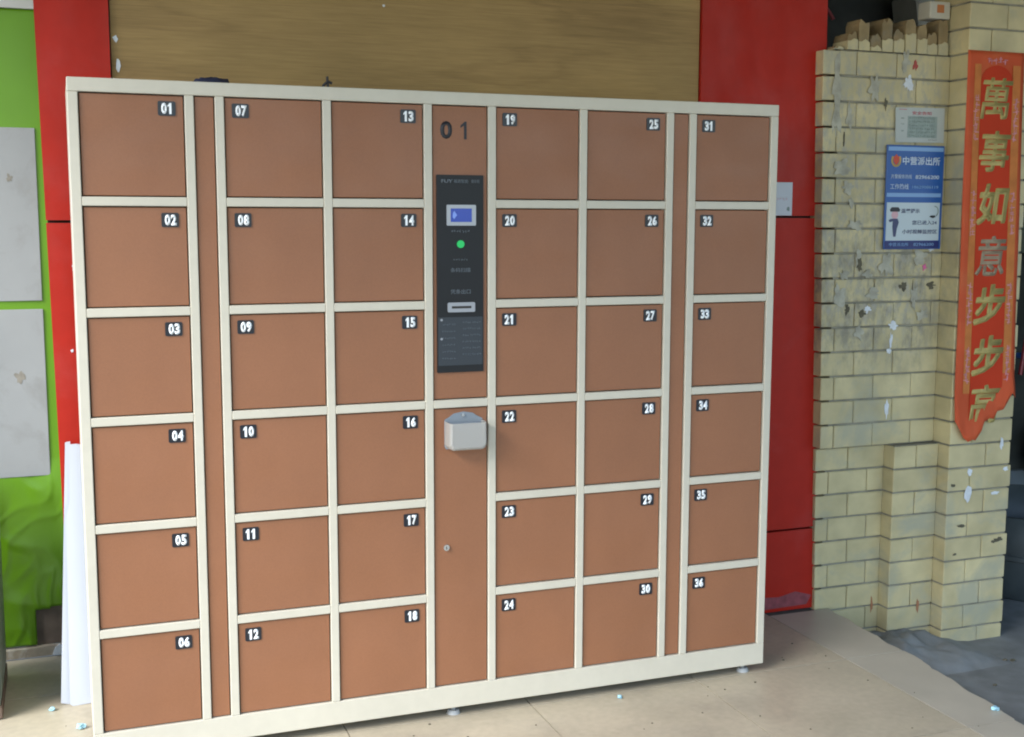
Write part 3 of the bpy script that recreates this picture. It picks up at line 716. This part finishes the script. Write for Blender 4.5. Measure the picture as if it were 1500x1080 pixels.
cpl = MB().box(X[9] + .0028, X[10] - .0028, .0062, .0245, Zt[12] + .0028, Zt[7] - .0028, bev=.0014).build('centre_door', M['door'], lk)
for ch, dx in (('0', .971), ('1', 1.023)): number(ch, .048, .034, .018, (dx, .0060, 1.678), M['black'], cpu, .035, thin=.5)
# control console
cs = MB().prism(rrect(1.0095, 1.2835, .0680, .2735, .002), .0020, .0058).build('control_panel', M['console'], lk)
CYF = .0018
text('logo', 'FUY', .010, (.972, CYF, 1.540), M['console_text'], cs, bold=.04, xs=1.4)
text('lettering', '福源智能', .010, (1.012, CYF, 1.540), M['console_text'], cs, fit=.042)
text('lettering', '寄存柜', .010, (1.054, CYF, 1.540), M['console_text'], cs, bold=.01, fit=.024)
scb = MB().prism(rrect(1.012, 1.447, .0425, .0285, .003), -.0014, CYF).build('screen_bezel', M['silver'], cs)
MB().box(.981, 1.042, -.0022, -.0015, 1.4285, 1.4655).build('screen', M['screen'], cs)
MB().prism([(.986, 1.443), (.990, 1.436), (.999, 1.447), (.991, 1.459), (.987, 1.452)], -.0027, -.0023).build('screen_symbol', M['screen2'], cs)
MB().cyl((1.010, .0000, 1.3675), .0105, .004, seg=24).build('green_button', M['green_led'], cs)
glyphrow('small_print', M['console_text'], cs, 1.010, 1.403, .008, .055, CYF, 7, seed=60)
glyphrow('small_print', M['console_text'], cs, 1.010, 1.325, .006, .045, CYF, 6, seed=61)
text('lettering', '条码扫描', .012, (1.010, CYF, 1.296), M['console_text'], cs, fit=.058)
text('lettering', '凭条出口', .013, (1.010, CYF, 1.236), M['console_text'], cs, fit=.058)
MB().prism(rrect(1.0115, 1.1925, .0400, .0135, .004), -.0022, CYF).build('slot_bezel', M['silver'], cs)
MB().box(.983, 1.040, -.0030, -.0023, 1.1895, 1.1960).build('ticket_slot', M['dark'], cs)
isp = MB().box(.9445, 1.0745, .0012, .0018, 1.030, 1.165).build('instruction_sticker', mat('dark_grey_sticker', (.028, .034, .042), .45), cs)
for k in range(6):
    glyphrow('small_print', M['console_text'], cs, .975, 1.145 - .019 * k, .006, .040, .0010, 6, seed=70 + k)
    glyphrow('small_print', M['console_text'], cs, 1.042, 1.150 - .018 * k, .006, .055, .0010, 8, seed=80 + k)
for z in (1.158, 1.105): MB().cyl((.954, .0008, z), .0035, .0008, seg=12).build('white_dot', M['silver'], cs)
# ticket cup
cup = MB().prism([(.966, .792), (1.070, .792), (1.074, .80), (1.074, .876), (1.058, .884), (1.045, .893), (1.018, .8975), (.99, .893), (.977, .884), (.962, .876), (.962, .80)], .0028, .0060).build('ticket_cup', M['cup_back'], lk)
cb = MB()
prof = [(-.054, .02), (-.054, 0)]
outer = [(.963, .872), (.962, .806), (.967, .797), (.975, .7925), (1.061, .7925), (1.069, .797), (1.074, .806), (1.073, .872)]
def ring(scale, y, top):                        # cup wall ring at distance y from the door
    cxx, czz = 1.018, .872
    return [(cxx + (p[0] - cxx) * scale, y, czz + (p[1] - czz) * (scale if p[1] < .87 else 1)) for p in outer]
ys2 = [(.0026, 1.0), (-.020, 1.0), (-.036, .985), (-.044, .95), (-.048, .88)]
rs = [[cb.bm.verts.new(q) for q in ring(s, y, 0)] for y, s in ys2]
for a, b in zip(rs, rs[1:]):
    for i in range(len(outer) - 1): cb.bm.faces.new((a[i], a[i + 1], b[i + 1], b[i]))
cb.bm.faces.new(rs[-1])
co = cb.build('cup_bowl', M['cup'], cup, smooth=False); m3 = co.modifiers.new('solid', 'SOLIDIFY'); m3.thickness = .0022; m3.offset = -1
MB().cyl((1.016, .0012, .888), .0048, .003, seg=16).build('screw', M['steel'], cup)
lo = MB().cyl((.9655, .0030, .508), .0088, .0065, seg=24).build('cam_lock', M['steel'], lk)
MB().box(.9645, .9665, -.0010, -.0004, .504, .512).build('keyhole', M['dark'], lo)
f0 = None
for x in (.06, .995, W - .055):
    for y in (.035, .37):
        if f0 is None:
            f0 = MB().cyl((0, 0, .006), .020, .012, 'Z', r2=.016).cyl((0, 0, .021), .006, .0178, 'Z', seg=12).build('foot', M['foot'], lk)
            z_ = WL[f0.name].z; f0.location = Vector((x, y, z_)) - WL[lk.name]; WL[f0.name] = Vector((x, y, z_))
        else: copyto(f0, (x, y, z_), lk)

# things on top of and behind the cabinet
nb = MB(); NS = 24
for (cx, rx, h) in ((.392, .072, .052),):
    g_ = []
    for j in range(9):
        r_ = 1 - j / 8.0; row = []
        for k in range(NS):
            a = 2 * math.pi * k / NS; q = 1 + .15 * noise.noise(Vector((math.cos(a) * 2, math.sin(a) * 2, j * .6)))
            row.append(nb.bm.verts.new((cx + rx * r_ ** .8 * q * math.cos(a) if r_ else cx, .375 + .03 * r_ * q * math.sin(a), 1.7802 + h * math.sqrt(max(0, 1 - r_ ** 2)) * q)))
        g_.append(row)
    for j in range(8):
        for k in range(NS): nb.bm.faces.new((g_[j][k], g_[j][(k + 1) % NS], g_[j + 1][(k + 1) % NS], g_[j + 1][k]))
    nb.bm.faces.new(g_[0][::-1])
tag(nb.build('cloth_bundle', M['cloth'], smooth=True), 'dark navy cloth bundle lying on top of the cabinet above door 01', 'cloth')
kn = MB(); kn.box(.702, .742, .385, .405, 1.7802, 1.800, bev=.004); kn.tube([(.712, .395, 1.80), (.716, .395, 1.826), (.728, .393, 1.838), (.74, .393, 1.832)], .0045, 8); kn.tube([(.73, .395, 1.80), (.727, .396, 1.852)], .004, 8)
tag(kn.build('metal_hook', M['black']), 'small dark metal hook standing on the cabinet top above door 07', 'hook')

wc = thing('white_card_sheet', (-.03, .47, 0), 'white folded card sheet standing between the cabinet and the left red pillar', 'card sheet')
MB().prism([(-.083, .006), (-.060, .0), (-.0495, .012), (-.026, .792), (-.040, .790)], .4865, .4905).build('folded_edge', M['paper'], wc)
MB().prism([(-.058, .006), (-.050, .0), (.10, .006), (.10, .765), (-.010, .787), (-.030, .786), (-.0345, .62), (-.046, .57)], .468, .4722).build('front_sheet', M['paper'], wc)

# crumpled litter on the tiles
def litter(x, y, r, label, n=14, seed=1):
    rr = random.Random(seed); s = MB(); g = bmesh.ops.create_icosphere(s.bm, subdivisions=2, radius=r)['verts']
    for v in g:
        v.co *= rr.uniform(.55, 1.15); v.co.z *= .6
    zmin = min(v.co.z for v in g)
    for v in g: v.co += Vector((x, y, -zmin))
    return tag(s.build('crumpled_wrapper', M['litter']), label, 'wrapper', 'crumpled wrappers on the floor')
litter(-.030, .29, .014, 'pale blue crumpled wrapper on the tiles at the bottom left corner of the cabinet', seed=5)
litter(-.108, .452, .010, 'tiny whitish crumpled wrapper on the tiles in front of the grey green door', seed=6)
litter(2.500, -.50, .013, 'pale blue crumpled wrapper lying on the edge tiles by the cement ground', seed=8)
litter(1.50, -.035, .009, 'tiny pale crumpled scrap on the tiles just in front of the cabinet plinth', seed=9)

gb = MB()
for i in range(90):
    x, y = rnd.uniform(-.2, 2.45), rnd.uniform(-.9, .42)
    if 0 < x < W and -.01 < y < .45: y -= .5
    s = rnd.uniform(.0012, .0035)
    gb.box(x - s, x + s, y - s * .8, y + s * .8, -.0005, s * .9, bev=s * .3)
tag(gb.build('grit', M['soot']), 'fine dark grit scattered over the beige tiles in front of the cabinet', 'grit', kind='stuff')

# ---------------------------------------------------------------- dim alley to the right and above the broken wall
kb = MB().box(3.6, 9, 2.0, 2.049, GZ, -.075).build('kerb', M['kerb']); tag(kb, kind='structure')
lg = MB().box(3.6, 9, 2.02, 2.0495, -.0745, .05, bev=.004).build('stone_ledge', M['slate']); tag(lg, 'grey blue stone ledge along the foot of the dark wall behind the black tub', 'ledge')
tub = thing('rubber_tub', (3.97, .88, GZ), 'large black rubber tub standing on the cement right of the brick pillar', 'tub')
MB().lathe([(.33, 0), (.345, .01), (.37, .20), (.372, .36), (.36, .362), (.355, .20), (.32, .03)], (3.97, .88, GZ)).build('tub_body', M['tub'], tub, smooth=True)
MB().lathe([(.371, .175), (.380, .180), (.380, .198), (.372, .203)], (3.97, .88, GZ)).build('rib', M['tub'], tub)
cabn = thing('wall_cabinet', (5.1, 1.95, 1.26), 'pale green meter cabinet hung on the dark wall beside the scroll', 'cabinet')
MB().box(4.80, 5.25, 1.86, 2.045, 1.262, 1.63, bev=.006).build('cabinet_box', M['palegreen'], cabn)
MB().box(4.83, 5.22, 1.85, 1.859, 1.29, 1.60, bev=.003).build('cabinet_door', M['palegreen'], cabn)
tag(MB().tube([(4.84, 1.95, .60), (4.90, 1.97, .88), (4.99, 2.0, 1.20)], .012, 10).build('broom_handle', M['redpipe']), 'thin red broom handle leaning on the dark wall beside the scroll', 'broom')
tag(MB().tube([(4.6, 2.02, .70), (5.6, 2.02, .69)], .016, 10).build('water_pipe', M['bluepipe']), 'thin blue water pipe running level across the dark wall', 'pipe')
sk = MB(); g = bmesh.ops.create_icosphere(sk.bm, subdivisions=3, radius=1)['verts']
for v in g:
    q = 1 + .12 * noise.noise(v.co * 2.2); v.co = Vector((5.08 + v.co.x * .20 * q, 1.87 + v.co.y * .13 * q, .051 + .15 + max(-.15, v.co.z * .17 * q)))
tag(sk.build('filled_sack', M['sack'], smooth=True), 'dark blue filled sack resting on the stone ledge', 'sack')
bmn = MB().box(3.9, 5.2, 1.75, 1.95, 2.43, 2.62, bev=.01, rot=math.radians(-9)).build('concrete_beam', M['beam']); tag(bmn, 'sloping grey concrete beam in the dark above the broken brick wall', 'beam')
tag(MB().tube([(2.62 + .075 * math.cos(a), .70 + .01 * math.sin(3 * a), 2.165 + .055 * math.sin(a)) for a in [math.pi * (.05 + .09 * k) for k in range(11)]], .007, 8).build('plastic_strap', M['strap']), 'curved dusty red strap behind the broken wall top', 'strap')
ct = thing('small_carton', (3.0, .46, 2.12), 'small white carton with orange print resting on the wall top beside the brick pillar', 'carton')
zc0 = max(tops[-4:])
MB().box(2.935, 3.024, .462, .53, zc0 + .001, zc0 + .062, bev=.003).build('carton_box', M['carton'], ct)
MB().box(2.965, 2.995, .4605, .4618, zc0 + .022, zc0 + .05).build('printed_mark', M['carton_print'], ct)
